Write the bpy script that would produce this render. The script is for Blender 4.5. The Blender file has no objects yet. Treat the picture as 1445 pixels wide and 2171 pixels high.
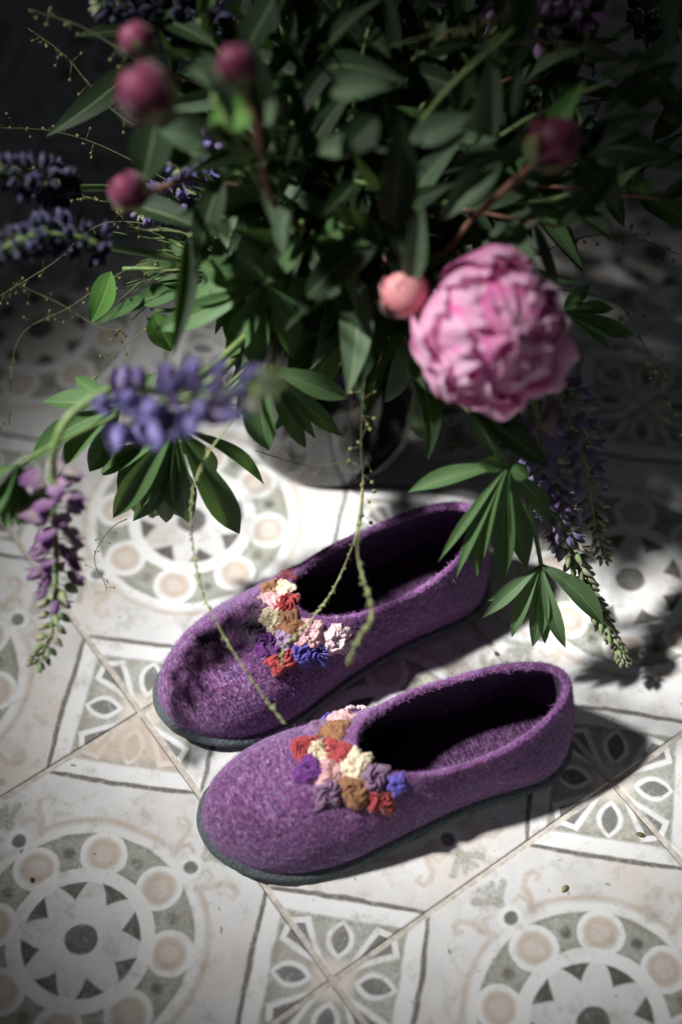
import bpy, math, random
import numpy as np
from mathutils import Vector as V, Matrix, noise
from mathutils.bvhtree import BVHTree
sc = bpy.context.scene
col = sc.collection
rnd = random.Random(7)
PI = math.pi

# ---------------------------------------------------------------- camera
CAM = V((0.155776, -0.529838, 1.049768))
RW = ((0.9999385789728115, 0.0, -0.011083243290412076),
      (-0.00616807594161789, -0.8308324370932321, -0.5564884691643659),
      (-0.009208318033870233, 0.556522651357266, -0.8307814065115244))
FPX, PW, PH = 3429.86, 1445.0, 2171.0
cam_d = bpy.data.cameras.new('camera')
cam = bpy.data.objects.new('camera', cam_d); col.objects.link(cam)
r, d, f = V(RW[0]), V(RW[1]), V(RW[2])
cam.matrix_world = Matrix(((r.x, -d.x, -f.x, CAM.x), (r.y, -d.y, -f.y, CAM.y), (r.z, -d.z, -f.z, CAM.z), (0, 0, 0, 1)))
cam_d.sensor_fit = 'VERTICAL'; cam_d.sensor_height = 36.0; cam_d.sensor_width = 36.0
cam_d.lens = 36.0 * FPX / PH
cam_d.clip_start = 0.02; cam_d.clip_end = 60
cam_d.dof.use_dof = True
cam_d.dof.focus_distance = 1.122
cam_d.dof.aperture_fstop = 1.55
cam_d.dof.aperture_blades = 9
sc.camera = cam

def ray(px, py):
    return (r * ((px - PW / 2) / FPX) + d * ((py - PH / 2) / FPX) + f)
def G(px, py, z=0.0):
    """the point at height z that the photograph shows at pixel px, py"""
    q = ray(px, py)
    return CAM + q * ((z - CAM.z) / q.z)
def toward_cam(p): return (CAM - p).normalized()

# ---------------------------------------------------------------- light
sc.view_settings.view_transform = 'Standard'; sc.view_settings.look = 'None'
sc.view_settings.exposure = 0.0; sc.view_settings.gamma = 1.0
world = bpy.data.worlds.new('World'); sc.world = world; world.use_nodes = True
bg = world.node_tree.nodes['Background']
bg.inputs[0].default_value = (0.75, 0.85, 1.0, 1); bg.inputs[1].default_value = 0.014
EL, AZ = math.radians(53), math.radians(-4)
ld = V((math.cos(AZ) * math.cos(EL), math.sin(AZ) * math.cos(EL), -math.sin(EL)))
aim = V((0.163, 0.088, 0.075))
sd = bpy.data.lights.new('window_sunlight', 'SPOT')
so = bpy.data.objects.new('window_sunlight', sd); col.objects.link(so)
DIST = 4.0
so.location = aim - ld * DIST
so.rotation_euler = ld.to_track_quat('-Z', 'Y').to_euler()
sd.energy = 2150; sd.color = (1.0, 0.985, 0.965)
sd.shadow_soft_size = 0.15
sd.spot_size = math.radians(9.4); sd.spot_blend = 1.0; so.scale = (1, .84, 1)
fd = bpy.data.lights.new('soft_fill', 'AREA'); fo = bpy.data.objects.new('soft_fill', fd); col.objects.link(fo)
fo.location = (0.46, -0.66, 0.34); fo.rotation_euler = (V((0.2, 0.0, 0.02)) - fo.location).to_track_quat('-Z', 'Y').to_euler()
fd.energy = 0.55; fd.size = 0.4; fd.color = (0.95, 0.97, 1.0)
sc.cycles.caustics_reflective = False; sc.cycles.caustics_refractive = False
sc.cycles.max_bounces = 6; sc.cycles.transparent_max_bounces = 16
sc.cycles.sample_clamp_indirect = 4.0

# ---------------------------------------------------------------- materials
class NT:
    def __init__(s, name):
        s.m = bpy.data.materials.new(name); s.m.use_nodes = True
        s.t = s.m.node_tree; s.n = s.t.nodes; s.l = s.t.links
        s.b = s.n['Principled BSDF']; s.out = s.n['Material Output']
    def new(s, typ, **kw):
        n = s.n.new(typ)
        for k, v in kw.items(): setattr(n, k, v)
        return n
    def put(s, sock, v):
        if isinstance(v, E): s.l.new(v.s, sock)
        elif isinstance(v, bpy.types.NodeSocket): s.l.new(v, sock)
        elif isinstance(v, tuple) and len(v) == 3 and sock.type == 'RGBA': sock.default_value = (*v, 1)
        else: sock.default_value = v
    def math(s, op, a, b=None, c=None, clamp=False):
        n = s.new('ShaderNodeMath', operation=op, use_clamp=clamp)
        for i, v in enumerate((a, b, c)):
            if v is not None: s.put(n.inputs[i], v)
        return E(s, n.outputs[0])
    def noise(s, vec, scale, detail=3, rough=.55, dim='3D', dist=0):
        n = s.new('ShaderNodeTexNoise', noise_dimensions=dim)
        if vec is not None: s.put(n.inputs['Vector'], vec)
        n.inputs['Scale'].default_value = scale; n.inputs['Detail'].default_value = detail
        n.inputs['Roughness'].default_value = rough; n.inputs['Distortion'].default_value = dist
        return E(s, n.outputs['Fac'])
    def mix(s, fac, a, b, mode='MIX'):
        n = s.new('ShaderNodeMix', data_type='RGBA', blend_type=mode)
        s.put(n.inputs[0], fac); s.put(n.inputs[6], a); s.put(n.inputs[7], b)
        return n.outputs[2]
    def ramp(s, fac, *stops):
        n = s.new('ShaderNodeValToRGB'); e = n.color_ramp.elements
        while len(e) < len(stops): e.new(0.5)
        for i, (p, c) in enumerate(stops):
            e[i].position = p; e[i].color = (*c, 1)
        s.put(n.inputs[0], fac); return n.outputs[0]
    def bump(s, h, strength, dist):
        n = s.new('ShaderNodeBump'); n.inputs['Strength'].default_value = strength; n.inputs['Distance'].default_value = dist
        s.put(n.inputs['Height'], h); s.l.new(n.outputs[0], s.b.inputs['Normal']); return n
    def set(s, **kw):
        for k, v in kw.items(): s.put(s.b.inputs[k.replace('_', ' ')], v)
        return s
class E:
    def __init__(s, t, sock): s.t = t; s.s = sock
    def _o(s, op, o, rev=False): return s.t.math(op, o, s) if rev else s.t.math(op, s, o)
    def __add__(s, o): return s._o('ADD', o)
    __radd__ = __add__
    def __sub__(s, o): return s._o('SUBTRACT', o)
    def __rsub__(s, o): return s._o('SUBTRACT', o, True)
    def __mul__(s, o): return s._o('MULTIPLY', o)
    __rmul__ = __mul__
    def __truediv__(s, o): return s._o('DIVIDE', o)
def mx(a, b): return a._o('MAXIMUM', b)
def mn(a, b): return a._o('MINIMUM', b)
def ab(a): return a.t.math('ABSOLUTE', a)
def sq(a): return a.t.math('SQRT', a)
def ln(x, y): return sq(x * x + y * y)
def clamp(a): return a.t.math('ADD', a, 0.0, clamp=True)
def step(lo, hi, a): return clamp((a - lo) / (hi - lo))

def tile_material():
    t = NT('glazed patterned tile'); TS = 0.24
    tc = t.new('ShaderNodeTexCoord'); oi = t.new('ShaderNodeObjectInfo')
    sep = t.new('ShaderNodeSeparateXYZ'); t.l.new(tc.outputs['Object'], sep.inputs[0])
    rn = E(t, oi.outputs['Random'])
    off = t.new('ShaderNodeCombineXYZ'); t.put(off.inputs[0], rn * 37.0); t.put(off.inputs[1], rn * 91.0)
    ad = t.new('ShaderNodeVectorMath', operation='ADD'); t.l.new(tc.outputs['Object'], ad.inputs[0]); t.l.new(off.outputs[0], ad.inputs[1])
    P = ad.outputs[0]
    j1 = t.noise(P, 28, 3); 
    ad2 = t.new('ShaderNodeVectorMath', operation='ADD'); t.l.new(P, ad2.inputs[0]); ad2.inputs[1].default_value = (13, 7, 3)
    j2 = t.noise(ad2.outputs[0], 28, 3)
    x = E(t, sep.outputs[0]) / TS + (j1 - .5) * .022
    y = E(t, sep.outputs[1]) / TS + (j2 - .5) * .022
    fine = t.noise(P, 330, 4, .7); mid = t.noise(P, 70, 4, .65); big = t.noise(P, 14, 4, .6)
    wear = step(.40, .58, mid * .55 + fine * .45)                # where the glaze print has worn
    wear2 = step(.30, .50, mid * .4 + fine * .6)
    def M(dist, w=.006): return clamp(0.5 - dist / w)
    r_ = ln(x, y)
    th = t.math('ARCTAN2', y, x)
    a = t.math('PINGPONG', th, PI / 8)
    fx = r_ * t.math('COSINE', a); fy = r_ * t.math('SINE', a)
    b_ = PI / 8 - a
    gx = r_ * t.math('COSINE', b_); gy = r_ * t.math('SINE', b_)
    ax, ay = ab(x), ab(y); X = mx(ax, ay); Y = mn(ax, ay)
    s_ = (X + Y) * .70711; tt = (X - Y) * .70711
    base = t.ramp(big, (.28, (.54, .545, .54)), (.5, (.64, .64, .635)), (.72, (.50, .485, .46)))
    white = (.70, .705, .70)
    green = t.mix(step(.3, .75, mid), (.125, .135, .092), (.33, .34, .28))
    dark = t.mix(fine, (.025, .023, .02), (.12, .112, .10))
    beige = t.mix(step(.3, .7, mid), (.40, .31, .24), (.58, .50, .42))
    c = base
    c = t.mix(step(.52, .72, t.noise(P, 9, 3)) * .55, c, (.56, .46, .37))     # tan wash
    # green ring with circles, dots
    ring = mx(.205 - r_, r_ - .312)
    c = t.mix(M(ring, .008) * (wear * .45 + .5), c, green)
    edge = ab(ring + .008) - .006
    c = t.mix(M(edge, .012) * .5 * wear, c, (.13, .14, .10))
    c = t.mix(M(ln(gx - .257, gy) - .0165, .012) * (wear * .6 + .3), c, dark)
    cd = ln(fx - .252, fy)
    c = t.mix(M(cd - .067), c, white)
    c = t.mix(M(cd - .049, .012) * (step(.35, .65, mid) * .45 + .45), c, beige)
    c = t.mix(M(ab(cd - .034 + (mid - .5) * .03) - .006, .016) * .4, c, (.36, .25, .17))
    c = t.mix(M(ab(r_ - .186) - .0215), c, white)
    c = t.mix(M(ab(r_ - .325) - .0115, .008) * .8, c, white)
    tri = mx(r_ - .166, gy * .82 - (gx - .114) * .62 - gy * gy * 3.0)
    c = t.mix(M(tri) * (wear2 * .4 + .58), c, dark)
    c = t.mix(M(r_ - .046) * (wear2 * .5 + .45), c, dark)
    # beige line and scrolls
    bl = mx(ab(r_ - .352) - .0075, .058 - Y)
    def seg(x0, y0, x1, y1, w):
        dx, dy = x1 - x0, y1 - y0; L2 = dx * dx + dy * dy
        h = clamp(((X - x0) * dx + (Y - y0) * dy) / L2)
        return ln(X - x0 - h * dx, Y - y0 - h * dy) - w
    pl = [(.340, .064), (.376, .085), (.408, .092), (.428, .114), (.425, .140), (.406, .147), (.400, .131)]
    scroll = None
    for i in range(6):
        q = seg(*pl[i], *pl[i + 1], .0105 - .0010 * i)
        scroll = q if scroll is None else mn(scroll, q)
    scroll = mn(scroll, mn(seg(.362, .074, .394, .064, .007), seg(.394, .064, .393, .036, .006)))
    scroll = mn(scroll, bl)
    c = t.mix(M(scroll, .010) * (step(.3, .6, mid) * .5 + .25), c, (.46, .37, .29))
    c = t.mix(M(ln(X - .357, Y) - .036), c, white)
    c = t.mix(M(ln(X - .357, Y) - .0205, .008) * (wear2 * .35 + .55), c, dark)
    fl = mn(mn(seg(.415, .0, .455, .0, .017), seg(.428, .015, .452, .05, .011)), seg(.43, .0, .468, .02, .008))
    c = t.mix(M(fl, .009) * (wear * .6 + .25), c, green)
    # corners
    line = ab(s_ - .472 - tt * tt * .15 + (mid - .5) * .008) - .0075
    c = t.mix(M(line, .007) * (wear2 * .5 + .42), c, (.095, .085, .075))
    cg = .531 - s_
    c = t.mix(M(ab(s_ - .506) - .0235), c, white)
    c = t.mix(M(mx(cg, s_ - .668), .010) * (wear * .5 + .32), c, green)
    c = t.mix(M(ab(s_ - .54) - .006, .02) * .5 * wear, c, (.14, .15, .10))
    lp = (s_ - .590) / .044
    lf = ab(tt) - .024 * (1.0 - lp * lp)
    lq = (s_ - .592) / .060
    lo = ab(tt) - .039 * (1.0 - lq * lq)
    e_ = .5 - X
    po = e_ - mn((Y - .285) * 1.8, (.47 - Y) * .36)
    pi_ = e_ + .0 - mn((Y - .303) * 1.6, (.425 - Y) * .33)
    c = t.mix(M(mn(lo, po), .008), c, white)
    c = t.mix(M(mn(lf, pi_), .007) * (wear2 * .4 + .45), c, dark)
    c = t.mix(step(.635, .66, s_) * .8, c, (.66, .60, .53))
    # one tile corner whose print has worn to bare tan
    oc = t.new('ShaderNodeSeparateColor'); t.l.new(oi.outputs['Color'], oc.inputs[0])
    cw = (y - x) * .70711
    c = t.mix(step(.52, .56, cw) * E(t, oc.outputs[0]) * (.92 - .3 * step(.5, .8, big)), c, t.mix(mid, (.62, .52, .43), (.50, .40, .33)))
    # specks, dirt at the tile edge
    c = t.mix(step(.70, .76, t.noise(P, 150, 2, .5)) * .75, c, (.13, .12, .10))
    c = t.mix(step(.52, .70, t.noise(P, 45, 5, .75)) * .6, c, (.30, .27, .23))
    c = t.mix(step(.485, .497, mx(ax, ay)) * .35, c, (.45, .38, .31))
    t.set(Base_Color=c, Roughness=.42 + .25 * mid, Specular_IOR_Level=.4)
    t.bump(mid * .5 + fine * .5, .12, .002)
    return t.m

def simple(name, colr, rough=.6, var=.25, scale=60, bump=0, **kw):
    t = NT(name); tc = t.new('ShaderNodeTexCoord')
    n = t.noise(tc.outputs['Object'], scale, 4, .6)
    lo = tuple(v * (1 - var) for v in colr); hi = tuple(min(1, v * (1 + var)) for v in colr)
    t.set(Base_Color=t.ramp(n, (.3, lo), (.7, hi)), Roughness=rough, **kw)
    if bump: t.bump(n, bump, .002)
    return t.m

def felt(name, dk=1.0):
    t = NT(name); tc = t.new('ShaderNodeTexCoord'); O = tc.outputs['Object']
    big = t.noise(O, 16, 4, .6); mid = t.noise(O, 90, 4, .7)
    mp = t.new('ShaderNodeMapping'); mp.inputs['Rotation'].default_value = (.4, .3, .7); mp.inputs['Scale'].default_value = (1, .28, .6); t.l.new(O, mp.inputs[0])
    fib = t.noise(mp.outputs[0], 640, 4, .75, dist=.6)
    mp2 = t.new('ShaderNodeMapping'); mp2.inputs['Rotation'].default_value = (.2, .9, -.8); mp2.inputs['Scale'].default_value = (.3, 1, .5); t.l.new(O, mp2.inputs[0])
    fib2 = t.noise(mp2.outputs[0], 540, 4, .75, dist=.6)
    c = t.ramp(big * .6 + mid * .4, (.36, (.055, .022, .090)), (.46, (.128, .040, .136)), (.54, (.210, .064, .190)), (.64, (.140, .082, .270)))
    c = t.mix(step(.50, .66, fib) * .8, c, (.50, .25, .50))
    c = t.mix(step(.52, .66, fib2) * (.35 + .65 * step(.42, .6, big)), c, (.48, .40, .64))
    c = t.mix(step(.52, .38, fib) * .85, c, (.018, .006, .03))
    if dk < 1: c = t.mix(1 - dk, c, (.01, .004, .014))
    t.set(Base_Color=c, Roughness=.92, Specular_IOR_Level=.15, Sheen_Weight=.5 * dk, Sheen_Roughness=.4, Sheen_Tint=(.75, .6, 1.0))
    t.bump(fib * .6 + fib2 * .6 + mid * .6, .9, .003)
    return t.m

def leaf_mat(name, c0, c1, under, gloss=.45, vein=(.2, .28, .1), tr=.25):
    t = NT(name); uv = t.new('ShaderNodeUVMap'); sep = t.new('ShaderNodeSeparateXYZ'); t.l.new(uv.outputs[0], sep.inputs[0])
    u = E(t, sep.outputs[0]); v = E(t, sep.outputs[1]); oi = t.new('ShaderNodeObjectInfo')
    rn = E(t, oi.outputs['Random'])
    tc = t.new('ShaderNodeTexCoord'); n = t.noise(tc.outputs['Object'], 70, 4, .6)
    du = ab(u - .5)
    side = ab(t.math('SINE', (v * 9.0 - du * 7.0) * PI * 1.0))
    c = t.mix(clamp(n * .7 + rn * .5 - .1), c0, c1)
    c = t.mix(step(.16, .02, side) * .09, c, vein)
    c = t.mix(step(.045, .015, du) * .75, c, vein)
    geo = t.new('ShaderNodeNewGeometry')
    c = t.mix(E(t, geo.outputs['Backfacing']) * .7, c, under)
    t.set(Base_Color=c, Roughness=gloss, Specular_IOR_Level=.16)
    t.bump(side * .12 + n * .5 + step(.0, .09, du) * .8, .35, .0012)
    tl = t.new('ShaderNodeBsdfTranslucent'); t.put(tl.inputs[0], t.mix(.5, c, (.18, .34, .05)))
    mxs = t.new('ShaderNodeMixShader'); mxs.inputs[0].default_value = tr
    t.l.new(t.b.outputs[0], mxs.inputs[1]); t.l.new(tl.outputs[0], mxs.inputs[2]); t.l.new(mxs.outputs[0], t.out.inputs[0])
    return t.m

def petal_mat(name, base, tip, edge, tr=.3, streak=26, rough=.55, spread=.25):
    t = NT(name); uv = t.new('ShaderNodeUVMap'); sep = t.new('ShaderNodeSeparateXYZ'); t.l.new(uv.outputs[0], sep.inputs[0])
    u = E(t, sep.outputs[0]); v = E(t, sep.outputs[1]); oi = t.new('ShaderNodeObjectInfo'); rn = E(t, oi.outputs['Random'])
    cb = t.new('ShaderNodeCombineXYZ'); t.put(cb.inputs[0], u * streak); t.put(cb.inputs[1], v * 2.5); t.put(cb.inputs[2], rn * 50)
    n = t.noise(cb.outputs[0], 1.0, 3, .6)
    c = t.ramp(clamp(v + (n - .5) * .5 + (rn - .5) * spread), (.05, base), (.6, tip), (.97, edge))
    t.set(Base_Color=c, Roughness=rough, Specular_IOR_Level=.3, Sheen_Weight=.15)
    t.bump(n, .3, .001)
    tl = t.new('ShaderNodeBsdfTranslucent'); t.put(tl.inputs[0], c)
    mxs = t.new('ShaderNodeMixShader'); mxs.inputs[0].default_value = tr
    t.l.new(t.b.outputs[0], mxs.inputs[1]); t.l.new(tl.outputs[0], mxs.inputs[2]); t.l.new(mxs.outputs[0], t.out.inputs[0])
    return t.m

def glass_mat():
    t = NT('clear glass'); t.n.remove(t.b)
    tr = t.new('ShaderNodeBsdfTransparent'); tr.inputs[0].default_value = (.95, .965, .96, 1)
    gl = t.new('ShaderNodeBsdfGlossy'); gl.inputs[0].default_value = (1, 1, 1, 1); gl.inputs['Roughness'].default_value = .03
    fr = t.new('ShaderNodeFresnel'); fr.inputs[0].default_value = 1.5
    m = t.new('ShaderNodeMixShader'); t.l.new(fr.outputs[0], m.inputs[0]); t.l.new(tr.outputs[0], m.inputs[1]); t.l.new(gl.outputs[0], m.inputs[2])
    t.l.new(m.outputs[0], t.out.inputs[0]); return t.m

def cloth(name, colr):
    t = NT(name); tc = t.new('ShaderNodeTexCoord'); O = tc.outputs['Object']
    n = t.noise(O, 350, 3, .6); w = t.noise(O, 1600, 2, .6)
    c = t.ramp(n * .6 + w * .4, (.3, tuple(v * .72 for v in colr)), (.7, tuple(min(1, v * 1.18) for v in colr)))
    t.set(Base_Color=c, Roughness=.7, Specular_IOR_Level=.3, Sheen_Weight=.25)
    t.bump(n * .6 + w * .4, .4, .0008); return t.m

MT = dict(
    tile=tile_material(),
    grout=simple('sandy grout', (.52, .48, .43), .95, .25, 220, .5),
    felt=felt('purple wool felt'), inner_shade_felt=felt('purple felt darkened as shade', .32),  # inner felt is darkened in colour, painting the shade inside the slippers
    fuzz=simple('loose wool fibre', (.27, .10, .30), .9, .5, 900, Sheen_Weight=.3),
    sole=simple('dark rubber sole', (.085, .105, .115), .8, .45, 420, .8),
    deep=leaf_mat('shade darkened leaf', (.004, .011, .004), (.013, .025, .010), (.03, .05, .028),.58, (.06, .09, .04)),  # near-black leaf colour, shade within the bunch painted in
    leaf=leaf_mat('peony leaf', (.008, .020, .008), (.024, .042, .019), (.05, .075, .045),.58, (.12, .17, .08)),  # leaf green lowered towards black to paint the shaded foliage
    pale=leaf_mat('pale peony leaf', (.07, .115, .07), (.11, .165, .095), (.14, .19, .13), .5, (.2, .26, .15)),
    lightlupin=leaf_mat('light lupin leaf', (.085, .155, .065), (.12, .20, .095), (.16, .23, .14), .55, (.20, .27, .15), .3),
    lupin=leaf_mat('lupin leaf', (.045, .105, .034), (.090, .160, .066), (.115, .175, .095), .5, (.15, .21, .10), .3),
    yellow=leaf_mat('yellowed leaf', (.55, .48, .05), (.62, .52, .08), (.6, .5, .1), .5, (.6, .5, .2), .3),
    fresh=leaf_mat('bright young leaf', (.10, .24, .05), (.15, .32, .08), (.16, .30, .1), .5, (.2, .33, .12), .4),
    stem=simple('green stem', (.11, .17, .05), .55, .3, 90),
    brown=simple('reddish brown stem', (.17, .085, .05), .55, .3, 90),
    wisp=simple('thin weed stalk', (.21, .24, .10), .6, .3, 160),
    wispd=simple('dry dark weed stalk', (.075, .085, .032), .7, .3, 160),
    pod=simple('tiny yellow seed pod', (.12, .115, .035), .6, .35, 200),
    pink=petal_mat('pink peony petal', (.62, .06, .33), (.87, .29, .60), (.96, .68, .85), .5, 40),
    bud=petal_mat('deep pink bud petal', (.045, .005, .016), (.09, .010, .035), (.18, .03, .075), .1, 26, .5, .5),
    budp=petal_mat('coral pink bud petal', (.62, .16, .12), (.74, .22, .25), (.78, .38, .38), .15),
    sepal=petal_mat('bud sepal', (.07, .11, .03), (.10, .13, .05), (.17, .10, .06), .1, 10),
    blue=petal_mat('blue violet lupin petal', (.24, .18, .30), (.13, .10, .26), (.21, .19, .42), .4, 8, spread=1.0),
    purple=petal_mat('purple lupin petal', (.40, .36, .32), (.27, .15, .28), (.17, .075, .20), .4, 8, spread=.8),
    dusty=petal_mat('faded dusty lupin petal', (.36, .36, .26), (.30, .24, .32), (.20, .16, .32), .4, 8, spread=1.0),
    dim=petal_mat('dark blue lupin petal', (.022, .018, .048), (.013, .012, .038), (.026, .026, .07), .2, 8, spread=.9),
    lilac=petal_mat('pale lilac petal', (.35, .18, .36), (.48, .28, .50), (.56, .38, .58), .3, 8, spread=.8),
    budg=petal_mat('green lupin bud', (.20, .28, .11), (.28, .32, .17), (.32, .28, .23), .2, 6, spread=.8),
    glass=glass_mat(),
)
WT = NT('vase water'); WT.n.remove(WT.b)
_a = WT.new('ShaderNodeBsdfTransparent'); _a.inputs[0].default_value = (.93, .95, .92, 1)
_g = WT.new('ShaderNodeBsdfGlossy'); _g.inputs['Roughness'].default_value = .02
_f = WT.new('ShaderNodeFresnel'); _f.inputs[0].default_value = 1.33
_m = WT.new('ShaderNodeMixShader'); WT.l.new(_f.outputs[0], _m.inputs[0]); WT.l.new(_a.outputs[0], _m.inputs[1]); WT.l.new(_g.outputs[0], _m.inputs[2]); WT.l.new(_m.outputs[0], WT.out.inputs[0])
MT['water'] = WT.m

# ---------------------------------------------------------------- mesh helpers
class MB:
    def __init__(s): s.v = []; s.f = []; s.uv = []
    def grid(s, rows, uvs=None, close_u=False):
        b = len(s.v); nr = len(rows); nc = len(rows[0])
        for i, row in enumerate(rows):
            for j, p in enumerate(row):
                s.v.append(tuple(p)); s.uv.append(uvs[i][j] if uvs else (j / max(1, nc - 1), i / max(1, nr - 1)))
        for i in range(nr - 1):
            for j in range(nc if close_u else nc - 1):
                k = (j + 1) % nc
                s.f.append((b + i * nc + j, b + i * nc + k, b + (i + 1) * nc + k, b + (i + 1) * nc + j))
        return b
    def tube(s, pts, rad, n=6, cap=True):
        pts = [V(p) for p in pts]; rows = []
        if not hasattr(rad, '__len__'): rad = [rad] * len(pts)
        t0 = (pts[1] - pts[0]).normalized(); nrm = t0.orthogonal().normalized()
        for i, p in enumerate(pts):
            t = (pts[min(i + 1, len(pts) - 1)] - pts[max(i - 1, 0)]).normalized()
            nrm = (nrm - t * nrm.dot(t)).normalized(); bn = t.cross(nrm)
            rows.append([p + (nrm * math.cos(2 * PI * k / n) + bn * math.sin(2 * PI * k / n)) * rad[i] for k in range(n)])
        b = s.grid(rows, close_u=True)
        if cap:
            s.f.append(tuple(b + k for k in range(n))[::-1]); e = b + (len(pts) - 1) * n
            s.f.append(tuple(e + k for k in range(n)))
    def build(s, name, mat, parent=None, origin=None, smooth=True):
        me = bpy.data.meshes.new(name); o = V(origin) if origin is not None else V((0, 0, 0))
        me.from_pydata([(x - o.x, y - o.y, z - o.z) for x, y, z in s.v], [], s.f)
        if smooth: me.polygons.foreach_set('use_smooth', [True] * len(me.polygons))
        uv = me.uv_layers.new(name='UVMap'); li = np.zeros(len(me.loops), dtype=np.int32); me.loops.foreach_get('vertex_index', li)
        uv.data.foreach_set('uv', np.array(s.uv, dtype=np.float32)[li].ravel())
        me.materials.append(mat); me.update()
        return link(name, me, parent, o if parent is None else None)
def link(name, me, parent=None, loc=None):
    ob = bpy.data.objects.new(name, me); col.objects.link(ob)
    if parent is not None: ob.parent = parent
    if loc is not None: ob.location = loc
    return ob
def tag(o, label, cat=None, group=None, kind=None):
    if label: o['label'] = label
    if cat: o['category'] = cat
    if group: o['group'] = group
    if kind: o['kind'] = kind
    return o
def thing(name, label, cat, loc, group=None):
    o = bpy.data.objects.new(name, None); col.objects.link(o); o.location = loc; o.empty_display_size = .02
    return tag(o, label, cat, group)
def copy_tree(o, parent=None):
    c = o.copy(); col.objects.link(c)
    if parent is not None: c.parent = parent
    for ch in list(o.children): copy_tree(ch, c)
    return c
def bez(a, b, c, d, n):
    out = []
    for i in range(n + 1):
        t = i / n; s = 1 - t
        out.append(a * s ** 3 + b * (3 * s * s * t) + c * (3 * s * t * t) + d * t ** 3)
    return out
def path(pts, n=6):
    """Catmull-Rom through pts"""
    P = [V(p) for p in pts]; P = [P[0] * 2 - P[1]] + P + [P[-1] * 2 - P[-2]]; out = []
    for i in range(1, len(P) - 2):
        for k in range(n):
            t = k / n; a, b, c, e = P[i - 1], P[i], P[i + 1], P[i + 2]
            out.append(.5 * ((2 * b) + (c - a) * t + (2 * a - 5 * b + 4 * c - e) * t * t + (3 * b - a - 3 * c + e) * t ** 3))
    out.append(P[-2]); return out

# ---------------------------------------------------------------- floor
T = 0.24; UA = math.radians(-54.6015)
U = V((math.cos(UA), math.sin(UA), 0)); VV = V((-math.sin(UA), math.cos(UA), 0))
def tile_pt(u, v): return (U * u + VV * v) * T
floor = thing('floor', None, None, (0, 0, 0)); floor['kind'] = 'structure'
gm = MB(); gm.grid([[(-3, -3, -.0014), (3, -3, -.0014)], [(-3, 3, -.0014), (3, 3, -.0014)]])
gb = gm.build('grout_bed', MT['grout'], floor)
gap = .0022; h = T / 2 - gap
def tile_mesh():
    me = bpy.data.meshes.new('tile'); b = .0009
    v = []; 
    for (k, z) in ((h, -.006), (h, -.0006), (h - b, 0.0)):
        v += [(-k, -k, z), (k, -k, z), (k, k, z), (-k, k, z)]
    fcs = [(8, 9, 10, 11)]
    for L in (0, 4):
        for i in range(4): fcs.append((L + i, L + (i + 1) % 4, L + 4 + (i + 1) % 4, L + 4 + i))
    me.from_pydata(v, [], fcs); me.materials.append(MT['tile']); return me
tm = tile_mesh()
for i in range(-6, 4):
    for j in range(-4, 6):
        o = link('tile', tm, floor); c = tile_pt(i + .5, j + .5)
        o.location = (c.x, c.y, rnd.uniform(-.0004, .0002)); o.rotation_euler = (0, 0, UA)
        o.color = (1, 0, 0, 1) if (i, j) == (0, -1) else (0, 0, 0, 1)

# ---------------------------------------------------------------- slippers
def interp(xs, ys, x): return float(np.interp(x, xs, ys))
def smooth_tab(xs, ys, x):
    x = min(max(x, xs[0]), xs[-1]); i = min(max(int(np.searchsorted(xs, x)) - 1, 0), len(xs) - 2)
    t = (x - xs[i]) / (xs[i + 1] - xs[i])
    def m(k):
        if k == 0: return (ys[1] - ys[0]) / (xs[1] - xs[0])
        if k == len(xs) - 1: return (ys[-1] - ys[-2]) / (xs[-1] - xs[-2])
        return (ys[k + 1] - ys[k - 1]) / (xs[k + 1] - xs[k - 1])
    hh = xs[i + 1] - xs[i]; t2, t3 = t * t, t ** 3
    return (2 * t3 - 3 * t2 + 1) * ys[i] + (t3 - 2 * t2 + t) * hh * m(i) + (-2 * t3 + 3 * t2) * ys[i + 1] + (t3 - t2) * hh * m(i + 1)

SLIP = dict(L=.276, W=.050)
def sole_outline(phi, side):
    """phi 0 at the toe, pi at the heel; side +1 / -1 mirrors; local x along the shoe, y across"""
    L = SLIP['L']; c = (1 - math.cos(phi)) / 2
    sx = c
    half_o = smooth_tab([0, .08, .2, .33, .5, .68, .85, 1], [.046, .047, .050, .0515, .044, .0375, .037, .036], sx)
    half_i = smooth_tab([0, .08, .2, .33, .5, .68, .85, 1], [.045, .046, .048, .047, .038, .034, .036, .036], sx)
    s = math.sin(phi); ps = abs(s) ** .62
    # superellipse ends
    e = min(1.0, (4 * sx * (1 - sx)) ** .5 * 1.0)
    k = min(1, (sx / .24)) if sx < .24 else (min(1, (1 - sx) / .14) if sx > .86 else 1)
    k = math.sqrt(max(0, 1 - (1 - k) ** 2.1))
    yv = (half_o if s > 0 else half_i) * k * (1 if s > 0 else -1)
    return V((sx * L, yv * side, 0))
def rim_outline(phi, side):
    L = SLIP['L']; c = (1 - math.cos(phi)) / 2
    t = c ** 2.0
    sx = .405 + .572 * t
    half = .0345 * (math.sqrt(max(0, 1 - abs(2 * t - 1) ** 2.6)))
    half *= smooth_tab([0, .5, 1], [1.0, .98, .86], t)
    z = smooth_tab([0, .25, .6, 1], [.075, .069, .069, .082], t)
    off = .003 * (1 - t)
    y = (half if math.sin(phi) > 0 else -half) + off
    return V((sx * L, y * side, z))
def toe_spring(x):
    t = max(0, .26 - x / SLIP['L']) / .26
    return .011 * t * t
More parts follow.
